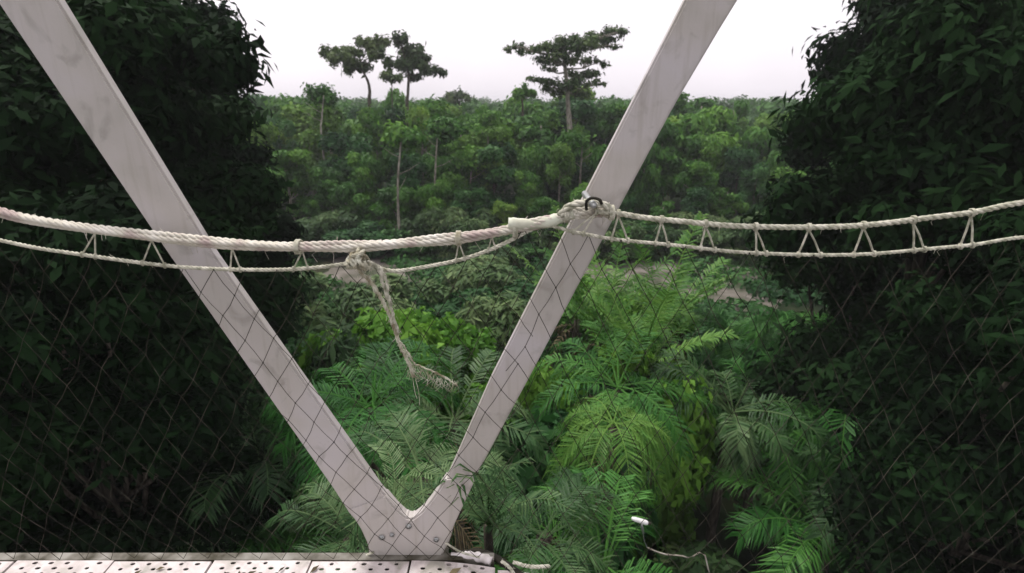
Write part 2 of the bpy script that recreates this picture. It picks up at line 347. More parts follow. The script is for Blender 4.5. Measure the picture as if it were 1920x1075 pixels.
# ---- tall emergent trees with flat layered crowns
def emergent(px_clusters, trunk_px, Y, label, seed, mat, bark, r0=.2, count=4200, size=.38):
    rg = random.Random(seed)
    base = at(trunk_px[0][0], trunk_px[0][1], Y); base.z = -.4
    e = empty('umbrella_tree', base, label, 'tree', None)
    tp = [Vector((base.x, Y, -.4))] + [at(p[0], p[1], Y) for p in trunk_px]
    mb = MB(); axis = spline(tp, 6); n = len(axis)
    mb.tube(axis, [r0 * (1.25 - .75 * i / n) for i in range(n)], 7, rng=rg)
    lobes = []; k = Y / (F * math.cos(PITCH)) * 1.0
    for (cx, cy, rx, ry) in px_clusters:
        rx *= 1.12; ry *= 1.12
        dy = rg.uniform(-1.6, 1.6); c = at(cx, cy, Y + dy); c2 = c - base
        m_ = max(3, int(rx / 7))
        for j in range(m_):
            u = (j + .5) / m_ * 2 - 1
            lobes.append((c2.x + u * rx * k * .85, c2.y + rg.uniform(-1, 1) * rx * k * .5, c2.z + rg.uniform(-.5, .5) * ry * k, rx * k * rg.uniform(.3, .62), rx * k * .55, ry * k * rg.uniform(.6, 1.15)))
        st = min(axis[n // 2:], key=lambda p: (p - c).length + (6 if p.z > c.z - .3 else 0))
        mid = st.lerp(c, .55) + Vector((0, 0, -.25))
        mb.tube(spline([st, mid, c], 4), [r0 * .42 * (1 - .09 * i) for i in range(9)], 5)
        for j in range(6):
            q = c + Vector((rg.uniform(-1, 1) * rx * k, rg.uniform(-1, 1), rg.uniform(-.2, .6) * ry * k))
            mb.tube([mid, mid.lerp(q, .5) + Vector((0, 0, .1)), q], [r0 * .16, r0 * .12, r0 * .05], 4)
    mb.build('trunk', bark, e)
    me = leaf_mesh('crown', lobes, int(count * .9), size * .72, mat, seed, shell=1.0, elong=2.3, ragged=.3)
    o = bpy.data.objects.new('crown', me); C.objects.link(o); o.parent = e
    return e
emergent([(662, 98, 16, 9), (690, 84, 18, 10), (716, 82, 12, 10), (664, 124, 20, 8), (640, 108, 16, 9), (706, 100, 12, 7), (622, 96, 14, 8)],
         [(694, 215), (693, 170), (688, 148), (672, 122)], 62, 'leftmost tall umbrella tree with a rounded sparse crown against the sky', 81, M['leaf_umbrella'], M['bark_dark'])
emergent([(752, 78, 13, 9), (772, 100, 18, 9), (745, 118, 20, 9), (778, 122, 20, 10), (790, 108, 12, 7), (815, 134, 20, 6), (778, 146, 12, 6)],
         [(764, 215), (765, 175), (766, 140), (760, 112)], 64, 'tall umbrella tree with a lopsided crown reaching right, second from the left', 82, M['leaf_umbrella'], M['bark_dark'])
emergent([(736, 146, 17, 6), (728, 138, 8, 4)], [(737, 215), (735, 180), (735, 150)], 70, 'small flat topped tree between the two left umbrella trees', 83, M['leaf_umbrella'], M['bark_dark'], r0=.1, count=700)
emergent([(965, 88, 16, 5), (992, 94, 22, 7), (1028, 92, 28, 8), (1070, 92, 34, 10), (1050, 112, 28, 9), (1098, 78, 18, 8), (1118, 66, 20, 5), (1150, 58, 18, 6), (1062, 72, 18, 5), (1118, 118, 18, 6), (1092, 142, 26, 7), (1010, 150, 18, 5), (1030, 130, 14, 5), (1060, 158, 26, 7), (1140, 86, 22, 3), (1082, 110, 20, 7), (1128, 74, 26, 6), (1162, 60, 14, 4), (1045, 168, 26, 8), (1085, 172, 24, 8), (1030, 112, 22, 7), (1118, 158, 20, 5)],
         [(1068, 262), (1065, 200), (1062, 150), (1058, 112), (1062, 84)], 56, 'tallest layered umbrella tree with a pale trunk right of centre', 84, M['leaf_umbrella'], M['bark'], r0=.26, count=6600, size=.32)
emergent([(862, 178, 18, 8), (846, 184, 10, 6)], [(862, 210), (862, 190)], 100, 'distant rounded tree rising just above the treeline left of centre', 85, M['leaf_umbrella'], M['bark_dark'], r0=.2, count=900, size=.6)
emergent([(975, 172, 12, 8), (990, 180, 12, 8)], [(980, 215), (978, 182)], 66, 'bushy tree crown beside the foot of the layered umbrella tree', 86, M['leaf_forest'], M['bark_dark'], r0=.16, count=900)

# ---- bare pale trunks standing in the tree wall
def bare_trunk(px, y0, y1, Y, label, seed, r=.12):
    a = at(px, y1, Y); b = at(px + 4, y0, Y); rg = random.Random(seed)
    base = Vector((a.x, Y, -.4)); e = empty('pale_trunk_tree', base, label, 'tree')
    pts = spline([base, a, a.lerp(b, .5) + Vector((rg.uniform(-.2, .2), 0, 0)), b], 5)
    mb = MB(); n = len(pts); mb.tube(pts, [r * (1.3 - .7 * i / n) for i in range(n)], 7, rng=rg)
    for k in range(3):
        p = pts[int(n * (.6 + .12 * k))]; q = p + Vector((rg.choice((-1, 1)) * rg.uniform(.8, 1.8), rg.uniform(-.6, .6), rg.uniform(.5, 1.3)))
        mb.tube([p, p.lerp(q, .5) + Vector((0, 0, -.1)), q], [r * .4, r * .3, r * .12], 5)
    mb.build('trunk', M['bark'], e)
    me = leaf_mesh('crown', [(b.x - base.x + rg.uniform(-1, 1), rg.uniform(-.5, .5) + .8, b.z - base.z + rg.uniform(-.3, .8), 1.1, 1, .7) for _ in range(5)], 1100, .3, M['leaf_forest'], seed, ragged=.4)
    o = bpy.data.objects.new('crown', me); C.objects.link(o); o.parent = e
bare_trunk(748, 262, 420, 40.5, 'slender pale trunked tree in front of the forest wall, left of centre', 91, .1)

rg = random.Random(61)
for k in range(11):
    px = rg.uniform(560, 1300); Y = rg.uniform(44, 66); y0 = rg.uniform(178, 262) if Y > 52 else rg.uniform(235, 330)
    bare_trunk(px, y0, y0 + rg.uniform(60, 120), Y, 'slender pale stemmed tree poking through the crowns of the forest wall', 200 + k, .09)
for o in C.objects:
    if o.name.startswith('pale_trunk_tree') and 'poking' in o['label']: o['group'] = 'pale stemmed trees poking through the forest wall'

# ---- tall trees added to darken both sides, dimness put into their leaf colour
GS = 'tall dark trees flanking the walkway'
FL = ['tall dark tree on the left whose crown edge meets the open sky', 'tall dark tree behind the upper part of the left leg', 'shorter dark tree on the left, right behind the middle of the left leg',
      'large dark tree standing farther back behind the left handrail', 'dark tree at the left edge, close behind the net', 'tallest dark tree at the back of the left group', 'dark tree nearest the camera at the left edge of the frame', 'rearmost dark tree of the left group beside the forest wall',
      'tall dark tree on the right whose crown edge meets the open sky', 'tall dark tree behind the right handrail near the right edge', 'shorter dark tree on the right, just behind the net', 'large dark tree farther back behind the right handrail', 'dark tree at the right edge, close behind the net', 'tallest dark tree at the back of the right group', 'dark tree nearest the camera at the right edge of the frame', 'rearmost dark tree of the right group beside the forest wall']
rg = random.Random(17)
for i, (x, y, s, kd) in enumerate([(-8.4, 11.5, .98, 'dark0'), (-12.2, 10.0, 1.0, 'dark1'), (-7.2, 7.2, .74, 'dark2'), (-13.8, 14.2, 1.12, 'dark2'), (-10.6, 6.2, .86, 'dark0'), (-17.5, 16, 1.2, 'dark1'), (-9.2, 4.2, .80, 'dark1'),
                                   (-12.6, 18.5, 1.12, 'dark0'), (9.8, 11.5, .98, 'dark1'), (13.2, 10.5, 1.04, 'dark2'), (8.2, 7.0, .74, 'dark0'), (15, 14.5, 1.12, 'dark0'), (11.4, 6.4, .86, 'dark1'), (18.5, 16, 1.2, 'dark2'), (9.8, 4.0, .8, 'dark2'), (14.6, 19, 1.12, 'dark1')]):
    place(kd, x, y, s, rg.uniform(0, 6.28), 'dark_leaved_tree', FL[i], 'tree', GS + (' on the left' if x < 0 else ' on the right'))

# ------------------------------------------------------------------ palms
def frond(mb, base, direction, length, rise, nleaf, leaf_len, rgn, droop=1.0, width=.03, t=.5, side=0.0):
    d = Vector((math.cos(direction), math.sin(direction), 0)); s_ = Vector((-d.y, d.x, 0))
    pts = []
    for i in range(15):
        q = i / 14
        pts.append(base + d * length * (math.sin(q * 1.35) / 1.0) * .86 + Vector((0, 0, 1)) * length * (rise * q - droop * .62 * q * q * (rise * .6 + .75)) + s_ * side * length * q * q)
    mb.tube(pts, [.022 * (1 - .85 * i / 14) * length / 2.4 + .002 for i in range(15)], 4, t=.85)
    for k in range(nleaf):
        q = .16 + .84 * (k + rgn.uniform(-.25, .25)) / nleaf; q = min(.99, max(.1, q)); i = int(q * 14); p = pts[i].lerp(pts[min(14, i + 1)], q * 14 - i)
        tg = (pts[min(14, i + 1)] - pts[max(0, i - 1)]).normalized()
        up = s_.cross(tg).normalized()
        if up.z < 0: up = -up
        for sd in (-1, 1):
            if rgn.random() < .2: continue
            ll = leaf_len * (.45 + .75 * math.sin(min(1, q * 1.05) * math.pi * .82 + .25)) * rgn.uniform(.85, 1.12)
            o = (s_ * sd * rgn.uniform(.85, 1.05) + tg * (.45 + .5 * q) + up * rgn.uniform(.05, .35)).normalized()
            c1 = p + o * ll * .5 + Vector((0, 0, -ll * .07)); c2 = p + o * ll * .92 + Vector((rgn.uniform(-.08, .08) * ll, rgn.uniform(-.08, .08) * ll, -ll * rgn.uniform(.2, .75) * droop))
            wv = tg.cross(o).cross(o).normalized() * width * .5 if True else None
            tt = min(1, max(0, t + rgn.uniform(-.2, .25)))
            mb.add([p - wv * .5, p + wv * .5, c1 + wv, c1 - wv, c2], [(0, 1, 2, 3), (3, 2, 4)], tt)
def palm_mesh(seed, n, length, leaf_len, nleaf, mat, rise=(.25, 1.15), droop=1.0, width=.045, trunk_h=3.5):
    rgn = random.Random(seed); mb = MB(); z = Vector((0, 0, trunk_h))
    for k in range(n):
        frond(mb, z + Vector((0, 0, rgn.uniform(-.1, .15))), 2.4 * k + rgn.uniform(-.5, .5), length * rgn.uniform(.62, 1.15), rise[0] + (rise[1] - rise[0]) * ((k * .618 + rgn.uniform(-.15, .15)) % 1), nleaf, leaf_len, rgn, droop * rgn.uniform(.8, 1.35), width, t=rgn.uniform(.2, .75), side=rgn.uniform(-.12, .12))
    o = mb.build('crown', mat, tint=True, smooth=False); me = o.data; bpy.data.objects.remove(o)
    tb = MB(); tb.tube([Vector((rgn.uniform(-.05, .05), rgn.uniform(-.05, .05), trunk_h * i / 8)) for i in range(9)], [.16 * (1 - .3 * i / 8) for i in range(9)], 8, rng=rgn)
    for k in range(14):                      # old frond stubs
        a = k * 2.4; zz = trunk_h * (.55 + .03 * k); tb.tube([Vector((0, 0, zz)), Vector((math.cos(a) * .2, math.sin(a) * .2, zz + .22))], [.04, .02], 4)
    o = tb.build('trunk', M['bark_dark']); mt = o.data; bpy.data.objects.remove(o)
    db = MB()
    for k in range(3): frond(db, z + Vector((0, 0, -.25)), 2.1 * k + rgn.uniform(-.5, .5), length * .75, .1, nleaf // 2, leaf_len * .7, rgn, 2.6, width, t=.6)
    o = db.build('dead_fronds', M['leaf_dead'], tint=True, smooth=False); dm = o.data; bpy.data.objects.remove(o)
    return dict(crown=me, trunk=mt, dead=dm, h=trunk_h)
for i in range(2): KINDS['palm%d' % i] = palm_mesh(100 + i, 17, 2.9, .62, 40, M['leaf_palm'])
for i in range(2): KINDS['upright%d' % i] = palm_mesh(110 + i, 15, 2.7, .42, 34, M['leaf_palm_bright'], rise=(.95, 1.9), droop=.62, width=.055, trunk_h=2.2)
KINDS['grey0'] = palm_mesh(120, 15, 2.4, .55, 36, M['leaf_palm_grey'], trunk_h=4)
KINDS['droop0'] = palm_mesh(140, 15, 1.9, .55, 40, M['leaf_palm_bright'], rise=(.2, .75), droop=1.9, width=.026, trunk_h=5)
KINDS['near0'] = palm_mesh(130, 17, 1.7, .42, 44, M['leaf_palm'], rise=(.3, 1.1), width=.022, trunk_h=5)
KINDS['near1'] = palm_mesh(131, 15, 1.5, .38, 44, M['leaf_palm_bright'], rise=(.2, 1.0), width=.020, trunk_h=5)
KINDS['near2'] = palm_mesh(132, 14, 1.3, .36, 40, M['leaf_palm_grey'], rise=(.3, 1.1), width=.017, trunk_h=5)

def palm_at(kind, px, py, Y, label, s=1, rz=0, group=None, name='palm_tree'):
    p = at(px, py, Y); k = KINDS[kind]
    # the trunk reaches the ground: stretch it, keep the crown's own shape
    e = empty(name, (p.x, p.y, -.4), label, 'palm', group); e.rotation_euler.z = rz
    top = p.z + .4
    o = bpy.data.objects.new('trunk', k['trunk']); C.objects.link(o); o.parent = e; o.scale = (s, s, top / k['h'])
    o = bpy.data.objects.new('crown', k['crown']); C.objects.link(o); o.parent = e; o.scale = (s, s, s); o.location = (0, 0, top - k['h'] * s)
    d = bpy.data.objects.new('dead_fronds', k['dead']); C.objects.link(d); d.parent = e; d.scale = (s, s, s); d.location = o.location
    return e
P = [('upright0', 1130, 640, 15, 'bright upright palm right of the leaning post, behind the net', 1.1, .3),
     ('upright1', 1205, 690, 13, 'bright upright palm nearest the right rope ties', 1.15, 1.2),
     ('upright1', 1080, 600, 18, 'bright upright palm just right of the middle of the leaning post', 1.1, 2.2),
     ('upright0', 1250, 610, 17, 'bright upright palm below the right end of the lower rope', 1.2, 3.1),
     ('palm1', 1160, 730, 10.5, 'dark green arching palm in the right middle of the forest', .9, .4),
     ('droop0', 1150, 800, 7.4, 'yellow green palm with drooping fronds at lower right', .8, .2),
     ('near0', 1130, 1075, 4.4, 'green palm with striped leaflets in the bottom right corner', .95, 1.2),
     ('near2', 1020, 1010, 4.6, 'grey green feathery palm at the bottom centre', .9, .5),
     ('near2', 790, 905, 3.4, 'grey feathery palm seen through the fork of the V post', .72, 2.0),
     ('near0', 700, 770, 6.5, 'palm with drooping fronds at lower left above the V post', 1.05, 1.0),
     ('palm0', 672, 775, 8.5, 'arching green palm at the left below the frayed rope', .8, 2.7),
     ('grey0', 850, 790, 8.5, 'dry grey green palm between the frayed rope and the leaning post', .85, .9),
     ('near2', 660, 1010, 4.2, 'grey green palm behind the left leg of the V post', .8, 2.4)]
for (k, px, py, Y, lb, s, rz) in P: palm_at(k, px, py, Y, lb, s, rz)
rg = random.Random(23)
for i in range(16):                        # palms of the dark side parts
    sgn = -1 if i % 2 else 1; Y = rg.uniform(7, 17); x = sgn * (Y * rg.uniform(.42, .95) + .8); h = rg.uniform(3, 5.5)
    kd = rg.choice(['palm0', 'palm1', 'grey0']); k = KINDS[kd]
    e = empty('palm_tree', (x, Y, -.4), 'arching palm half hidden among the tall dark trees at the %s' % ('left' if x < 0 else 'right'), 'palm', 'palms among the dark trees at the ' + ('left' if x < 0 else 'right')); e.rotation_euler.z = rg.uniform(0, 6)
    for part in ('trunk', 'crown'):
        o = bpy.data.objects.new(part, k[part]); C.objects.link(o); o.parent = e; o.scale = (.95, .95, h / k['h'])

# ---- shrubs and understory
def shrub_at(kind, px, py, Y, s, label, rz=0, group=None, name='shrub'):
    p = at(px, py, Y); k = KINDS[kind]; h = p.z + .4        # py is its top
    place(kind, p.x, p.y, s, rz, name, label, 'shrub', group, max(h / k['h'], .3))
SH = [('shrub0', 680, 555, 13, 1.15, 'bright green shrub at the left edge below the rope knot'),
      ('shrub1', 800, 575, 13, 1.3, 'broad bright green rounded shrub right of the frayed rope'),
      ('shrub2', 740, 640, 13, .95, 'bright green shrub crossed by the frayed rope'),
      ('vine0', 680, 660, 11, 1.0, 'vine draped mid green shrub at the lower left'),
      ('vine1', 730, 520, 24, 1.5, 'vine draped shrub under the lower rope at the left'),
      ('vine0', 900, 500, 27, 1.6, 'vine draped shrub under the middle of the handrail'),
      ('under0', 1000, 510, 26, 1.5, 'dark bluish shrub left of the leaning post'),
      ('vine1', 940, 560, 20, 1.3, 'drooping leaved shrub touching the leaning post in view'),
      ('under1', 860, 690, 12, .9, 'dark shrub beside the lower middle of the leaning post'),
      ('shrub0', 1120, 520, 24, 1.5, 'bright shrub right of the post under the rope ties'),
      ('shrub1', 1210, 560, 20, 1.3, 'bright shrub at the right under the rope ties'),
      ('shrub2', 1225, 660, 11, 1.0, 'broad bright shrub in the right middle'),
      ('under0', 1090, 700, 12, 1.2, 'dark green shrub at centre right'),
      ('under2', 1100, 780, 8.5, 1.0, 'dark bluish shrub at lower right of the post'),
      ('under1', 770, 730, 9.5, 1.0, 'dark bluish shrub at the end of the frayed rope'),
      ('shrub1', 860, 610, 13, 1.05, 'bright rounded shrub between the frayed rope and the leaning post'),
      ('shrub0', 715, 600, 11.5, .9, 'bright green shrub directly behind the frayed rope strands'),
      ('shrub2', 1150, 590, 14, 1.1, 'bright rounded shrub right of the middle of the leaning post'),
      ('shrub0', 1060, 640, 13, .9, 'bright rounded shrub touching the right edge of the leaning post'),
      ('shrub2', 690, 700, 9, .8, 'bright shrub low at the left above the left leg'),
      ('shrub2', 1010, 800, 8.5, .7, 'bright rounded shrub low beside the leaning post'),
      ('vine0', 640, 590, 17, 1.2, 'vine draped shrub just beyond the left edge of the opening')]
rg = random.Random(31)
for (k, px, py, Y, s, lb) in SH: shrub_at(k, px, py, Y, s, lb, rg.uniform(0, 6))
UL = {'under': ('dark bluish green undergrowth bush on the forest floor', 'dark undergrowth bushes'), 'vine': ('mid green vine covered undergrowth bush on the forest floor', 'vine covered undergrowth bushes')}
for i in range(60):
    Y = 6.5 + 28 * rg.random() ** .9; x = rg.uniform(-1.05, 1.05) * (Y + 1)
    h = rg.uniform(1.8, 3.4) * (1 if Y > 8 else .8)
    if Y > 27.5 and (-16 < x < -4 or 5 < x < 19): continue
    fam = rg.choice(['under', 'under', 'vine']); kd = fam + str(rg.randrange(3 if fam == 'under' else 2)); lb, gp = UL[fam]
    place(kd, x, Y, rg.uniform(.8, 1.2) * (1 + Y * .012), rg.uniform(0, 6), 'bush', lb, 'bush', gp, h / KINDS[kd]['h'])

rg = random.Random(41)
for i in range(44):
    Y = rg.uniform(39.5, 42.8); x = -40 + 80 * (i + rg.random()) / 44
    fam = rg.choice(['under', 'vine', 'vine']); kd = fam + str(rg.randrange(3 if fam == 'under' else 2)); lb, gp = UL[fam]
    place(kd, x, Y, rg.uniform(1.1, 1.6), rg.uniform(0, 6), 'bush', {'under': 'dark green bush at the foot of the forest wall', 'vine': 'pale vine draped bush at the foot of the forest wall'}[fam], 'bush', {'under': 'dark bushes at the foot of the forest wall', 'vine': 'vine draped bushes at the foot of the forest wall'}[fam], rg.uniform(2.2, 3.9) / KINDS[kd]['h'])
# ground cover
gc = leaf_mesh('ground_cover', [(random.Random(k).uniform(-1, 1) * 30, 3 + (k * .37) % 36, -.2, 2.2, 2.2, .45) for k in range(130)], 45000, .28, M['leaf_blue'], 77)
o = bpy.data.objects.new('ground_cover', gc); C.objects.link(o); tag(o, 'low leafy ground cover on the shaded forest floor', 'ground cover', kind='stuff')

# ------------------------------------------------------------------ the V post
PB = Vector((0, 1.36, ZC - 1.56)); PN = Vector((0, 1, -.055)).normalized()
def vp(px, py, off=0.0):
    d = ray(px, py); o = Vector((0, 0, ZC)); s = (PB + PN * off - o).dot(PN) / d.dot(PN); return o + d * s
VX = Vector((1, 0, 0)); VZ = PN.cross(VX) * -1
if VZ.z < 0: VZ = -VZ
post = empty('v_shaped_post', vp(768, 1048), 'weathered off white V shaped metal post standing at the edge of the walkway', 'post')
def prism(name, poly, depth, mat, parent, off=0.0, bev=.006):
    """polygon in the post's plane (true metres), given depth and bevelled edges"""
    import bmesh
    bm = bmesh.new(); a = [bm.verts.new(p + PN * off) for p in poly]; f = bm.faces.new(a)
    r = bmesh.ops.extrude_face_region(bm, geom=[f]); vs = [g for g in r['geom'] if isinstance(g, bmesh.types.BMVert)]
    bmesh.ops.translate(bm, verts=vs, vec=PN * depth)
    bmesh.ops.recalc_face_normals(bm, faces=bm.faces)
    bmesh.ops.bevel(bm, geom=[e for e in bm.edges], offset=bev, segments=2, affect='EDGES', clamp_overlap=True)
    me = bpy.data.meshes.new(name); bm.to_mesh(me); bm.free(); me.materials.append(mat); me.transform(Matrix.Translation(-parent.location))
    o = bpy.data.objects.new(name, me); C.objects.link(o); o.parent = parent
    return o
# right leg: edges read along its length, carried on up out of the frame
prism('leg', [vp(788, 1000), vp(835, 905), vp(921, 710), vp(1105, 350), vp(1182, 200), vp(1262, 45), vp(1315, -60), vp(1487, -400), vp(1631, -400), vp(1421, -60), vp(1350, 55), vp(1265, 198), vp(1183, 350), vp(992, 710), vp(903, 874), vp(846, 985)], .034, M['post'], post)
prism('leg', [vp(700, 1010), vp(656, 967), vp(626, 920), vp(315, 478), vp(-50, -60), vp(-281, -400), vp(-138, -400), vp(70, -60), vp(400, 478), vp(656, 838), vp(714, 920), vp(752, 960), vp(760, 1000)], .034, M['post'], post)
prism('gusset', [vp(694, 1047), vp(690, 1020), vp(676, 990), vp(652, 953), vp(722, 928), vp(745, 955), vp(762, 970), vp(774, 972), vp(789, 961), vp(806, 941), vp(822, 918), vp(836, 896), vp(894, 893), vp(872, 940), vp(851, 985), vp(845, 1008), vp(828, 1043)], .045, M['post'], post, off=-.0055)
mb = MB(); mb.box(vp(762, 1050) + Vector((0, .05, -.012)), .30, .16, .02); mb.build('base_plate', M['dark'], post, smooth=False)
# hollows cast in the gusset foot, as worn dark recess plates, and bolts
for (px, py, r) in ((716, 1008, .012), (735, 1003, .009), (818, 1012, .011), (766, 987, .012)):
    mb = MB(); p = vp(px, py, -.0085)
    for j, rr in enumerate((r, r * .5)): mb.tube([p + PN * .004 * j * -1, p - PN * .003 * (j + 1)], rr, 6)
    mb.build('bolt', M['steel'], post)
# shackle that takes the handrail
mb = MB(); c = at(1112, 384, 1.262)
mb.tube(spline([c + Vector((-.016, 0, -.014)), c + Vector((-.018, -.004, .008)), c + Vector((-.006, -.008, .018)), c + Vector((.014, -.006, .014)), c + Vector((.022, 0, .002))], 5), .0042, 6); mb.build('shackle', M['dark'], post)
mb = MB(); mb.tube([c + Vector((0, .16, 0)), c + Vector((0, -.006, .0))], .009, 10); mb.tube([c + Vector((0, -.012, 0)), c + Vector((0, -.02, .0))], .006, 6); mb.build('eye_bolt', M['steel'], post)

# ------------------------------------------------------------------ ropes
YR = 1.30                                                     # the rope side of the walkway hangs just in front of the post
def path(pts, Y=YR, n=10): return spline([at(p[0], p[1], (p[2] if len(p) > 2 else Y)) for p in pts], n)
hr = empty('handrail_rope', at(655, 460, YR), 'thick faded handrail rope bundle sagging left of the leaning post', 'rope')
mb = MB()
main = path([(-2200, 380, 1.34), (-1200, 325, 1.34), (-260, 345, 1.34), (60, 412, 1.32), (330, 448, 1.31), (520, 462, 1.3), (655, 462), (760, 456), (860, 446), (960, 430), (1030, 413), (1072, 402), (1120, 398, 1.31), (1150, 402, 1.32)])
for k, (ox, oz) in enumerate(((0, .007), (.0, -.007), (-.006, 0.001))):
    rope(mb, [p + Vector((0, ox, oz + .0022 * math.sin(i * .35 + k * 2))) for i, p in enumerate(main)], .0085, seed=k, fuzz=60)
mb.build('rope', M['rope_pink'], hr)
def sleeve(pts, r, name, parent, seed, mat):
    rg = random.Random(seed); q = resample(pts, .012); n = len(q); mb = MB()
    mb.tube(q, [r * (1 + .1 * math.sin(i * .9) + rg.uniform(-.07, .07)) * (1.12 if i < 2 else 1) for i in range(n)], 12, rng=rg); return mb.build(name, mat, parent)
sleeve(path([(953, 420), (1000, 421), (1040, 412), (1075, 400)]), .0145, 'sleeve', hr, 5, M['cloth'])
mb = MB(); rope(mb, path([(1050, 405, 1.29), (1066, 388, 1.29), (1090, 381, 1.285), (1112, 381, 1.28), (1135, 386, 1.285), (1150, 398, 1.30)]), .0105, seed=4, fuzz=20); mb.build('loop', M['rope'], hr)
for (px, py) in ((966, 432), (1062, 404), (1146, 399), (560, 463), (860, 447)):       # whippings
    mb = MB(); c = at(px, py, YR)
    for k in range(4):
        a = [c + Vector((.0035 * (k - 1.5), math.cos(t * .7) * .021, math.sin(t * .7) * .0195)) for t in range(10)]; mb.tube(a, .0018, 5)
    mb.build('whipping', M['rope'] if px != 860 else M['rope_old'], hr)

hr2 = empty('handrail_rope', at(1200, 406, YR), 'thinner pale handrail rope running off to the right from the leaning post', 'rope')
mb = MB(); hp = path([(1118, 396, 1.29), (1150, 399, 1.29), (1205, 408), (1264, 414), (1400, 425), (1600, 424), (1800, 402), (2100, 372), (3200, 400), (4400, 350)])
rope(mb, hp, .0078, seed=9, fuzz=70); mb.build('rope', M['rope'], hr2)
lower_r = [(985, 437), (1010, 426), (1035, 424), (1070, 434), (1110, 442), (1160, 450), (1264, 460), (1400, 474), (1600, 478), (1800, 462), (2100, 440), (3200, 470), (4400, 420)]
lo2 = empty('lower_rope', at(1200, 455, YR), 'thin pale lower rope right of the leaning post, hung below the handrail by ties', 'rope')
mb = MB(); lp = path(lower_r[1:]); rope(mb, lp, .0052, seed=11, fuzz=50); mb.build('rope', M['rope'], lo2)
def near_x(pts, px):
    return min(pts, key=lambda p: abs((p.x / (p.y * math.cos(PITCH) - (p.z - ZC) * math.sin(PITCH))) * F + 960 - px))
for px, w_ in ((1159, 15), (1240, 13), (1330, 15), (1425, 14), (1520, 14), (1620, 14), (1720, 14), (1815, 14), (1084, 10)):
    top = near_x(hp, px); a = near_x(lp, px - w_); b = near_x(lp, px + w_); mb = MB()
    for q in (a, b):
        rope(mb, [top + Vector((0, 0, -.006)), top.lerp(q, .5) + Vector((0, -.002, -.001)), q], .0026, seed=int(px), pitch=.014)
        for k in range(2):
            mb.tube([q + Vector((.003 * k, math.cos(t * .8) * .0078, math.sin(t * .8) * .0078)) for t in range(9)], .0017, 4)
    for k in range(3): mb.tube([top + Vector((.003 * (k - 1), math.cos(t * .8) * .0105, math.sin(t * .8) * .0105)) for t in range(9)], .0018, 4)
    mb.build('tie', M['rope'], lo2)

lo1 = empty('lower_rope', at(800, 500, YR), 'thin pale lower rope dipping from the frayed knot up to the handrail', 'rope')
lower_l = [(-2200, 450, 1.34), (-1200, 400, 1.34), (-250, 420, 1.34), (100, 470, 1.33), (330, 500, 1.31), (520, 506), (640, 496), (672, 484), (700, 497), (722, 506), (748, 508), (800, 500), (860, 488), (915, 470), (955, 452), (985, 436), (1002, 428)]
mb = MB(); lq = path(lower_l); rope(mb, lq, .0056, seed=13, fuzz=60); mb.build('rope', M['rope'], lo1)
for px, w_ in ((865, 8), (922, 6), (560, 14), (440, 14), (290, 14), (170, 14)):
    top = near_x(main, px); mb = MB()
    for sgn in (-1, 1):
        q = near_x(lq, px + sgn * w_); rope(mb, [top + Vector((0, 0, -.012)), q], .0022, seed=int(px), pitch=.014)
        mb.tube([q + Vector((0, math.cos(t * .8) * .0078, math.sin(t * .8) * .0078)) for t in range(9)], .0017, 4)
    mb.build('tie', M['rope'], lo1)

# frayed rope hanging from the knot
fr = empty('frayed_rope', at(672, 484, 1.27), 'frayed brown rope tail hanging from a knot under the left handrail', 'rope')
rg = random.Random(5)
mb = MB()
for k in range(11):                                             # the knot: tangled turns
    c = at(672 + rg.uniform(-12, 16), 486 + rg.uniform(-10, 9), 1.275); a0 = rg.uniform(0, 6); ax = Vector((rg.uniform(-1, 1), rg.uniform(-.4, .4), rg.uniform(-1, 1))).normalized(); u_ = ax.orthogonal().normalized(); v_ = ax.cross(u_)
    rope(mb, [c + (u_ * math.cos(a0 + t * .6) + v_ * math.sin(a0 + t * .6)) * (.013 + .0012 * t) for t in range(9)], .0048, seed=k, fuzz=10)
mb.build('knot', M['rope_old'], fr)
A = [(664, 486), (676, 510), (694, 528), (712, 556), (725, 580), (737, 610), (748, 640), (758, 664), (768, 684), (776, 708)]
B = [(712, 502), (724, 524), (727, 550), (734, 578), (740, 602), (747, 625)]
B2 = [(690, 490), (706, 500), (716, 520), (722, 548), (731, 572)]
D_ = [(752, 640), (766, 664), (778, 682), (800, 692), (830, 706), (856, 722)]
for nm, pp, r, fz in (('strand', A, .0056, 120), ('strand', B, .0044, 60), ('strand', B2, .0036, 50), ('tail', D_, .0019, 60)):
    mb = MB(); pt = path(pp, 1.27, 8); pt = [p + Vector((rg.uniform(-.002, .002), rg.uniform(-.002, .002), rg.uniform(-.002, .002))) for p in pt]
    rope(mb, pt, r, seed=int(r * 1e5), fuzz=fz)
    for k in range(12):                                        # split yarns running along it
        i = rg.randrange(0, max(1, len(pt) - 9)); seg = pt[i:i + 9]; o_ = Vector((rg.uniform(-.006, .006), rg.uniform(-.004, .004), 0))
        mb.tube([p + o_ * math.sin(math.pi * j / 8) * rg.uniform(.8, 1.3) for j, p in enumerate(seg)], .0012, 4)
    mb.build(nm, M['rope_old'] if r > .0045 or nm == 'tail' else M['rope'], fr)
mb = MB()
for k in range(60):                                           # loose fibres fanning out under the tail
    t = rg.random(); p = at(772 + 84 * t, 686 + 34 * t, 1.27) + Vector((rg.uniform(-.01, .01), rg.uniform(-.01, .01), rg.uniform(-.008, .008)))
    ln = rg.uniform(.012, .045); mb.tube([p, p + Vector((rg.uniform(-.4, .4) * ln, 0, -ln * .55)), p + Vector((rg.uniform(-.6, .6) * ln, 0, -ln))], .0007, 3)
for k in range(2):                                            # two thin yarns hanging straight down
    x0 = 770 + k * 5; mb.tube(path([(x0, 684), (x0 + 4, 710), (x0 + 8 + k * 2, 735), (x0 + 12, 748 + k * 12)], 1.27, 4), .0008, 4)
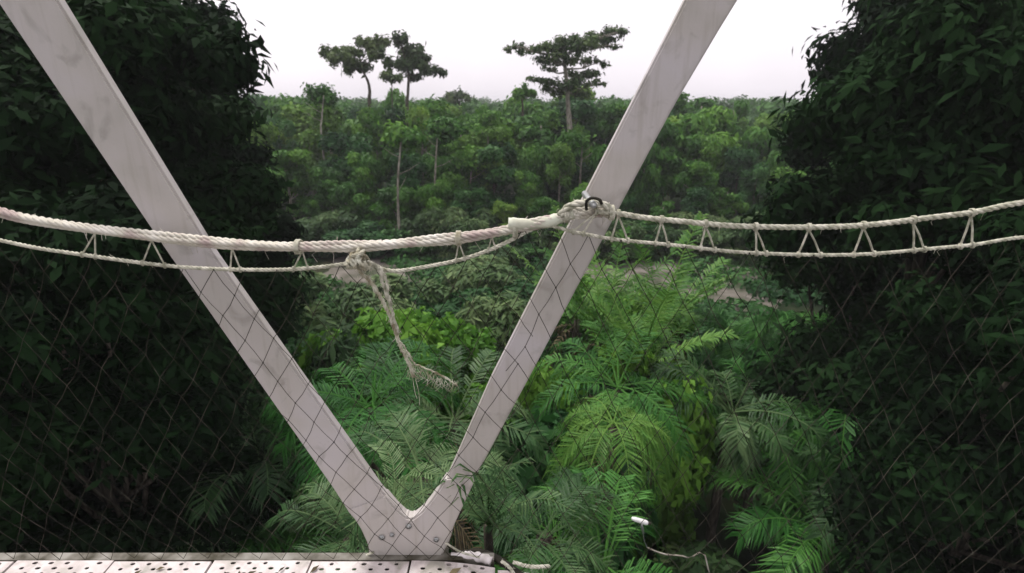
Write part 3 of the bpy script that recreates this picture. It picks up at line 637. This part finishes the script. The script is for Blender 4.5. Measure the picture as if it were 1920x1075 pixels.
mb.build('fibres', M['rope_old'], fr)

# ------------------------------------------------------------------ the safety net
def net(name, x0, x1, toppath, zb, Yb, label, seed, mat):
    """diamond mesh of knotted cord hung from the lower rope to the edge of the deck"""
    rg = random.Random(seed); W = .088; n = int((x1 - x0) / W); rows = 16
    def top(x): return min(toppath, key=lambda p: abs(p.x - x))
    P_ = {}
    for j in range(rows + 1):
        for i in range(-1, n + 2):
            x = x0 + (i + .5 * (j % 2)) * W; t = top(x); q = j / rows
            belly = math.sin(q * math.pi)
            P_[i, j] = Vector((x + rg.uniform(-.007, .007) * (j > 0), (t.y + (Yb - t.y) * q) - .035 * belly + rg.uniform(-.006, .006), t.z + (zb - t.z) * q + rg.uniform(-.009, .009) * (0 < j < rows)))
    mb = MB()
    for j in range(rows):
        for i in range(0, n + 1):
            for di in ((0, -1) if j % 2 == 0 else (0, 1)):
                a = P_.get((i, j)); b = P_.get((i + di, j + 1))
                if a is None or b is None: continue
                m_ = (a + b) / 2 + Vector((rg.uniform(-.003, .003), 0, -.002)); mb.tube([a, m_, b], .001, 4, cap=False)
            a = P_[i, j]; mb.add([a + Vector(v) * .0028 for v in ((1, 0, 0), (-1, 0, 0), (0, 1, 0), (0, -1, 0), (0, 0, 1), (0, 0, -1))], [(0, 2, 4), (2, 1, 4), (1, 3, 4), (3, 0, 4), (2, 0, 5), (1, 2, 5), (3, 1, 5), (0, 3, 5)])
    o = mb.build(name, mat, origin=((x0 + x1) / 2, Yb, zb)); tag(o, label, 'net'); return o
DZ = ZC - 1.55
net('safety_net', -3.2, .02, lq, DZ + .01, 1.325, 'dark knotted cord safety net hanging left of and across the V post', 3, M['net'])
net('safety_net', .03, 3.4, lp, DZ - .06, 1.2, 'dark knotted cord safety net hanging under the right lower rope', 4, M['net'])

# ------------------------------------------------------------------ walkway platform
deck = empty('walkway_platform', (-.6, 1.2, DZ - .04), 'pale perforated metal walkway platform at the foot of the V post', 'walkway')
def panel(x0, x1, y0, y1, z, corner=0.0):
    """a plank with real slotted holes"""
    mb = MB(); nx = max(2, round((x1 - x0) / .029)); ny = max(2, round((y1 - y0) / .021)); dx = (x1 - x0) / nx; dy = (y1 - y0) / ny; T = .004; rg = random.Random(int(x0 * 100))
    for j in range(ny):
        for i in range(nx):
            cx = x0 + (i + .5) * dx; cy = y1 - (j + .5) * dy
            q = [(cx - dx / 2, cy - dy / 2), (cx + dx / 2, cy - dy / 2), (cx + dx / 2, cy + dy / 2), (cx - dx / 2, cy + dy / 2)]
            if (i + j) % 2 == 0 and rg.random() < .96 and 0 < i < nx - 1:
                a, b = .0085 * rg.uniform(.85, 1.15), .0052; h = [(cx + sx * a * kx, cy + sy * b * ky) for sx, sy, kx, ky in ((-1, -1, 1, .3), (-1, -1, .5, 1), (1, -1, .5, 1), (1, -1, 1, .3), (1, 1, 1, .3), (1, 1, .5, 1), (-1, 1, .5, 1), (-1, 1, 1, .3))]
                v = [(*p, z) for p in q] + [(*p, z) for p in h] + [(*p, z - T) for p in h]
                f = [(0, 1, 6, 5), (1, 7, 6), (1, 2, 8, 7), (2, 9, 8), (2, 3, 10, 9), (3, 11, 10), (3, 0, 4, 11), (0, 5, 4)] + [(4 + k, 4 + (k + 1) % 8, 12 + (k + 1) % 8, 12 + k) for k in range(8)]
                mb.add(v, f)
            else: mb.add([(*p, z) for p in q], [(0, 1, 2, 3)])
    # folded down edges
    for (a, b) in (((x0, y0), (x1, y0)), ((x1, y0), (x1, y1)), ((x1, y1), (x0, y1)), ((x0, y1), (x0, y0))):
        mb.add([(*a, z), (*b, z), (*b, z - .03), (*a, z - .03)], [(0, 1, 2, 3)])
    if corner: mb.v = [(x, y - corner * ((x - x0) / (x1 - x0)) ** 2 * (y - y0) / (y1 - y0), z) for x, y, z in mb.v]
    o = mb.build('perforated_panel', M['plank'], deck, smooth=False); return o
xg = at_z(768, 1060, DZ).x
edges = [xg + .305, xg]; x = xg
xs = [(xg + .004, xg + .305)] + [(xg - .355 * (k + 1) + .004, xg - .355 * k - .004) for k in range(11)]
for i, (a, b) in enumerate(xs): panel(a, b, .55, 1.328 - .006 * (i % 2), DZ + (.002 if i % 2 else 0), corner=.03 if i == 0 else 0)
panel(xg + .315, xg + .62, .55, 1.292, DZ - .004, corner=.09)
mb = MB()
for y in (.62, .95, 1.26): mb.box((xg - 1.75, y, DZ - .065), 4.2, .05, .05)
mb.build('cross_beam', M['dark'], deck, smooth=False)
mb = MB(); mb.box((xg - 1.8, 1.349, DZ - .018), 4.2, .03, .028); mb.build('edge_beam', M['old_steel'], deck, smooth=False)
mb = MB(); mb.box((xg + 1.9, .72, DZ - .12), 3.1, .46, .03); mb.build('plank', M['plank'], deck, smooth=False)

rg = random.Random(12)
for k in range(9):
    x_ = xg + rg.uniform(-1.1, .28); y_ = rg.uniform(1.24, 1.31); a_ = rg.uniform(0, 6.28); l_ = rg.uniform(.012, .03); d_ = Vector((math.cos(a_), math.sin(a_), 0)); n_2 = Vector((-d_.y, d_.x, 0)); c_ = Vector((x_, y_, DZ + .006))
    lf = MB(); lf.add([c_ - d_ * l_, c_ + n_2 * l_ * .4 + Vector((0, 0, .004)), c_ + d_ * l_ + Vector((0, 0, .003)), c_ - n_2 * l_ * .4 + Vector((0, 0, .003)), c_ + Vector((0, 0, -.001))], [(0, 1, 4), (1, 2, 4), (2, 3, 4), (3, 0, 4)], rg.random())
    o = lf.build('dead_leaf', M['leaf_dead'], origin=c_, tint=True); tag(o, 'small dry brown leaf lying on the perforated deck', 'leaf', 'dry leaves on the deck')

def one(name, mb, mat, label, cat, org):
    o = mb.build(name, mat, origin=org); return tag(o, label, cat)
# padded white strap beside the foot of the post
mb = MB(); q = resample(spline([at(846, 1040, 1.36), at(868, 1042, 1.355), at(890, 1044, 1.35), at(908, 1048, 1.34), at(921, 1053, 1.33)], 6), .008); n = len(q)
mb.tube(q, [.008 if i < n * .28 else .016 * (1 + .1 * math.sin(i * 1.7)) for i in range(n)], 10, rng=random.Random(2))
one('white_strap', mb, M['white'], 'short bulky white strap lying right of the foot of the V post', 'strap', q[0])
mb = MB(); q = path([(838, 1022, 1.37), (862, 1036, 1.37), (893, 1034, 1.38), (925, 1044, 1.36), (950, 1060, 1.31), (975, 1078, 1.27), (1010, 1110, 1.2)], 1.3, 8); mb.tube(q, [.004 + .009 * min(1, i / 20) for i in range(len(q))], 9)
one('black_hose', mb, M['dark'], 'black hose curving down past the white strap at the deck edge', 'hose', q[0])
mb = MB(); rope(mb, path([(836, 1018, 1.33), (848, 1026, 1.335), (866, 1036, 1.34), (900, 1046, 1.33)]), .0035, seed=5, fuzz=10)
mb2 = MB(); rope(mb2, path([(940, 1052, 1.27), (955, 1064, 1.26), (966, 1080, 1.25)]), .006, seed=6, fuzz=10); one('rope_end', mb2, M['rope'], 'short pale rope end hooked over the black hose at the bottom edge', 'rope', at(940, 1052, 1.27))
mb2 = MB()
rope(mb2, path([(962, 1054, 1.29), (985, 1061, 1.28), (1004, 1063, 1.27), (1030, 1062, 1.3)]), .0065, seed=8, fuzz=10)
one('net_rope', mb, M['rope'], 'thin pale cord running from the V post foot down behind the white strap', 'rope', at(836, 1018, 1.33))
one('rope_end', mb2, M['rope'], 'pale greenish rope end lying flat beyond the black hose at the bottom edge', 'rope', at(962, 1054, 1.29))
mb = MB(); rope(mb, path([(560, 1052, 1.37), (660, 1049, 1.365), (680, 1044, 1.36), (700, 1036, 1.35)]), .0045, seed=15, fuzz=10)
one('net_rope', mb, M['rope'], 'pale cord tied round the left of the V post foot', 'rope', at(660, 1049, 1.36))

# small white fitting on a bent stem among the palms
YL = 3.6; base = at(1208, 1040, YL)
lamp = empty('spot_light', base, 'small white capsule shaped lamp with a black end on a thin bent stem, lower right', 'lamp')
def lathe(mb, a, b, prof, n=12):
    d = (b - a); L_ = d.length; d.normalize(); mb.tube([a + d * L_ * t for t, r in prof], [r for t, r in prof], n)
a, b = at(1184, 972, YL), at(1214, 981, YL)
mb = MB(); lathe(mb, a, b, [(0, .006), (.06, .016), (.2, .021), (.75, .024), (.92, .022), (1, .018)]); mb.build('housing', M['enamel'], lamp)
mb = MB(); d = (b - a).normalized(); lathe(mb, b, b + d * .035, [(0, .017), (.6, .018), (1, .010)]); mb.build('end_cap', M['dark'], lamp)
mb = MB(); c = at(1204, 990, YL); mb.tube([at(1203, 980, YL), c, at(1206, 1000, YL)], [.006, .014, .010], 8); mb.tube(spline([at(1206, 1000, YL), at(1208, 1014, YL), at(1214, 1028, YL)], 4), .0035, 6); mb.build('stem', M['steel'], lamp)
mb = MB(); mb.tube(spline([at(1214, 1027, YL), at(1230, 1034, YL), at(1250, 1040, YL), at(1290, 1046, YL), at(1330, 1075, YL), at(1340, 1400, YL)], 4), [.007] * 6 + [.007] * 15, 7); mb.build('arm', M['bark'], lamp)

# a few loose palm fronds rising past the post
fb = empty('palm_tree', (at(905, 930, 1.7).x, 2.2, -.4), 'young palm whose narrow leaflets cross in front of the right leg near its foot', 'palm')
rgn = random.Random(8); mb = MB(); base = Vector((fb.location.x, 2.2, at(905, 1000, 2.2).z))
def hand_frond(mb, pts, leaf_len, n, w_, t, hang=1.0):
    p = resample(spline(pts, 8), .02); m_ = len(p); mb.tube(p, [.0035 * (1 - .7 * i / m_) + .0008 for i in range(m_)], 4, t=.9)
    for k in range(n):
        i = int((m_ - 2) * (.1 + .9 * k / n)); q = p[i]; tg = (p[i + 1] - p[i]).normalized(); sv_ = tg.cross(Vector((0, 0, 1))).normalized()
        for sd in (-1, 1):
            ll = leaf_len * (.5 + .6 * math.sin(math.pi * (.12 + .8 * k / n))) * rgn.uniform(.85, 1.1)
            o_ = (sv_ * sd * .8 + tg * .75 + Vector((0, 0, .15))).normalized(); c1 = q + o_ * ll * .5; c2 = q + o_ * ll * .85 + Vector((0, 0, -ll * .45 * hang))
            wv = o_.cross(Vector((0, 0, 1))).normalized() * w_ * .5
            mb.add([q - wv * .4, q + wv * .4, c1 + wv, c1 - wv, c2], [(0, 1, 2, 3), (3, 2, 4)], min(1, max(0, t + rgn.uniform(-.25, .25))))
crown_c = at(915, 985, 1.9)
for pts, ll, nn, t in (([(915, 985, 1.9), (900, 925, 1.6), (880, 893, 1.4), (862, 905, 1.27)], .11, 20, .7), ([(915, 985, 1.9), (930, 910, 1.6), (960, 872, 1.4), (1000, 868, 1.3)], .12, 22, .5),
                       ([(915, 985, 1.9), (960, 950, 1.8), (1020, 935, 1.7), (1080, 960, 1.6)], .13, 22, .6), ([(915, 985, 1.9), (895, 940, 1.7), (872, 905, 1.45), (838, 915, 1.335)], .15, 30, .55), ([(915, 985, 1.9), (915, 930, 1.65), (903, 895, 1.42), (868, 880, 1.33)], .14, 28, .35), ([(915, 985, 1.9), (890, 960, 1.6), (868, 930, 1.4), (842, 950, 1.335)], .12, 24, .6), ([(915, 985, 1.9), (945, 940, 1.7), (940, 890, 1.5), (905, 868, 1.36)], .14, 28, .45),
                       ([(915, 985, 1.9), (905, 930, 2.1), (890, 880, 2.3), (870, 850, 2.5)], .15, 20, .4), ([(915, 985, 1.9), (950, 990, 1.7), (990, 1010, 1.6), (1010, 1050, 1.5)], .1, 18, .5)):
    hand_frond(mb, [at(*q) for q in pts], ll, nn, .010, t)
mb.build('crown', M['leaf_palm_grey'], fb, tint=True, smooth=False)
mb = MB(); mb.tube(spline([Vector(fb.location), Vector((crown_c.x + .02, 2.1, ZC - 5)), crown_c], 6), [.05 - .0022 * i for i in range(13)], 7); mb.build('trunk', M['bark_dark'], fb)
fb2 = empty('palm_tree', (at(742, 935, 2.4).x, 3.0, -.4), 'young grey palm whose striped frond arches inside the fork of the V post', 'palm')
mb = MB(); cc = at(735, 965, 2.3)
for pts, ll, nn in (([(735, 965, 2.3), (745, 915, 2.2), (775, 885, 2.1), (825, 893, 2.0)], .17, 26), ([(735, 965, 2.3), (720, 920, 2.3), (690, 905, 2.3), (650, 925, 2.3)], .17, 24), ([(735, 965, 2.3), (770, 935, 2.1), (800, 930, 2.0), (840, 960, 1.9)], .14, 22), ([(735, 965, 2.3), (740, 900, 2.5), (730, 850, 2.7), (700, 830, 2.9)], .18, 24)):
    hand_frond(mb, [at(*q) for q in pts], ll, nn, .009, .8, 1.4)
mb.build('crown', M['leaf_palm_grey'], fb2, tint=True, smooth=False)
mb = MB(); mb.tube(spline([Vector(fb2.location), Vector((cc.x, 2.7, ZC - 5)), cc], 6), [.05 - .0022 * i for i in range(13)], 7); mb.build('trunk', M['bark_dark'], fb2)

# thin humid air
hb = MB(); hb.box((0, 700, 5.5), 2600, 1800, 34)
hm = bpy.data.materials.new('humid_air'); hm.use_nodes = True; hn = hm.node_tree; hn.nodes.clear()
pv = hn.nodes.new('ShaderNodeVolumePrincipled'); pv.inputs['Color'].default_value = (.93, .93, .97, 1); pv.inputs['Density'].default_value = .0006
ho = hn.nodes.new('ShaderNodeOutputMaterial'); hn.links.new(pv.outputs[0], ho.inputs['Volume'])
tag(hb.build('haze', hm, smooth=False), 'thin pale humid air over the forest', 'haze', kind='stuff')
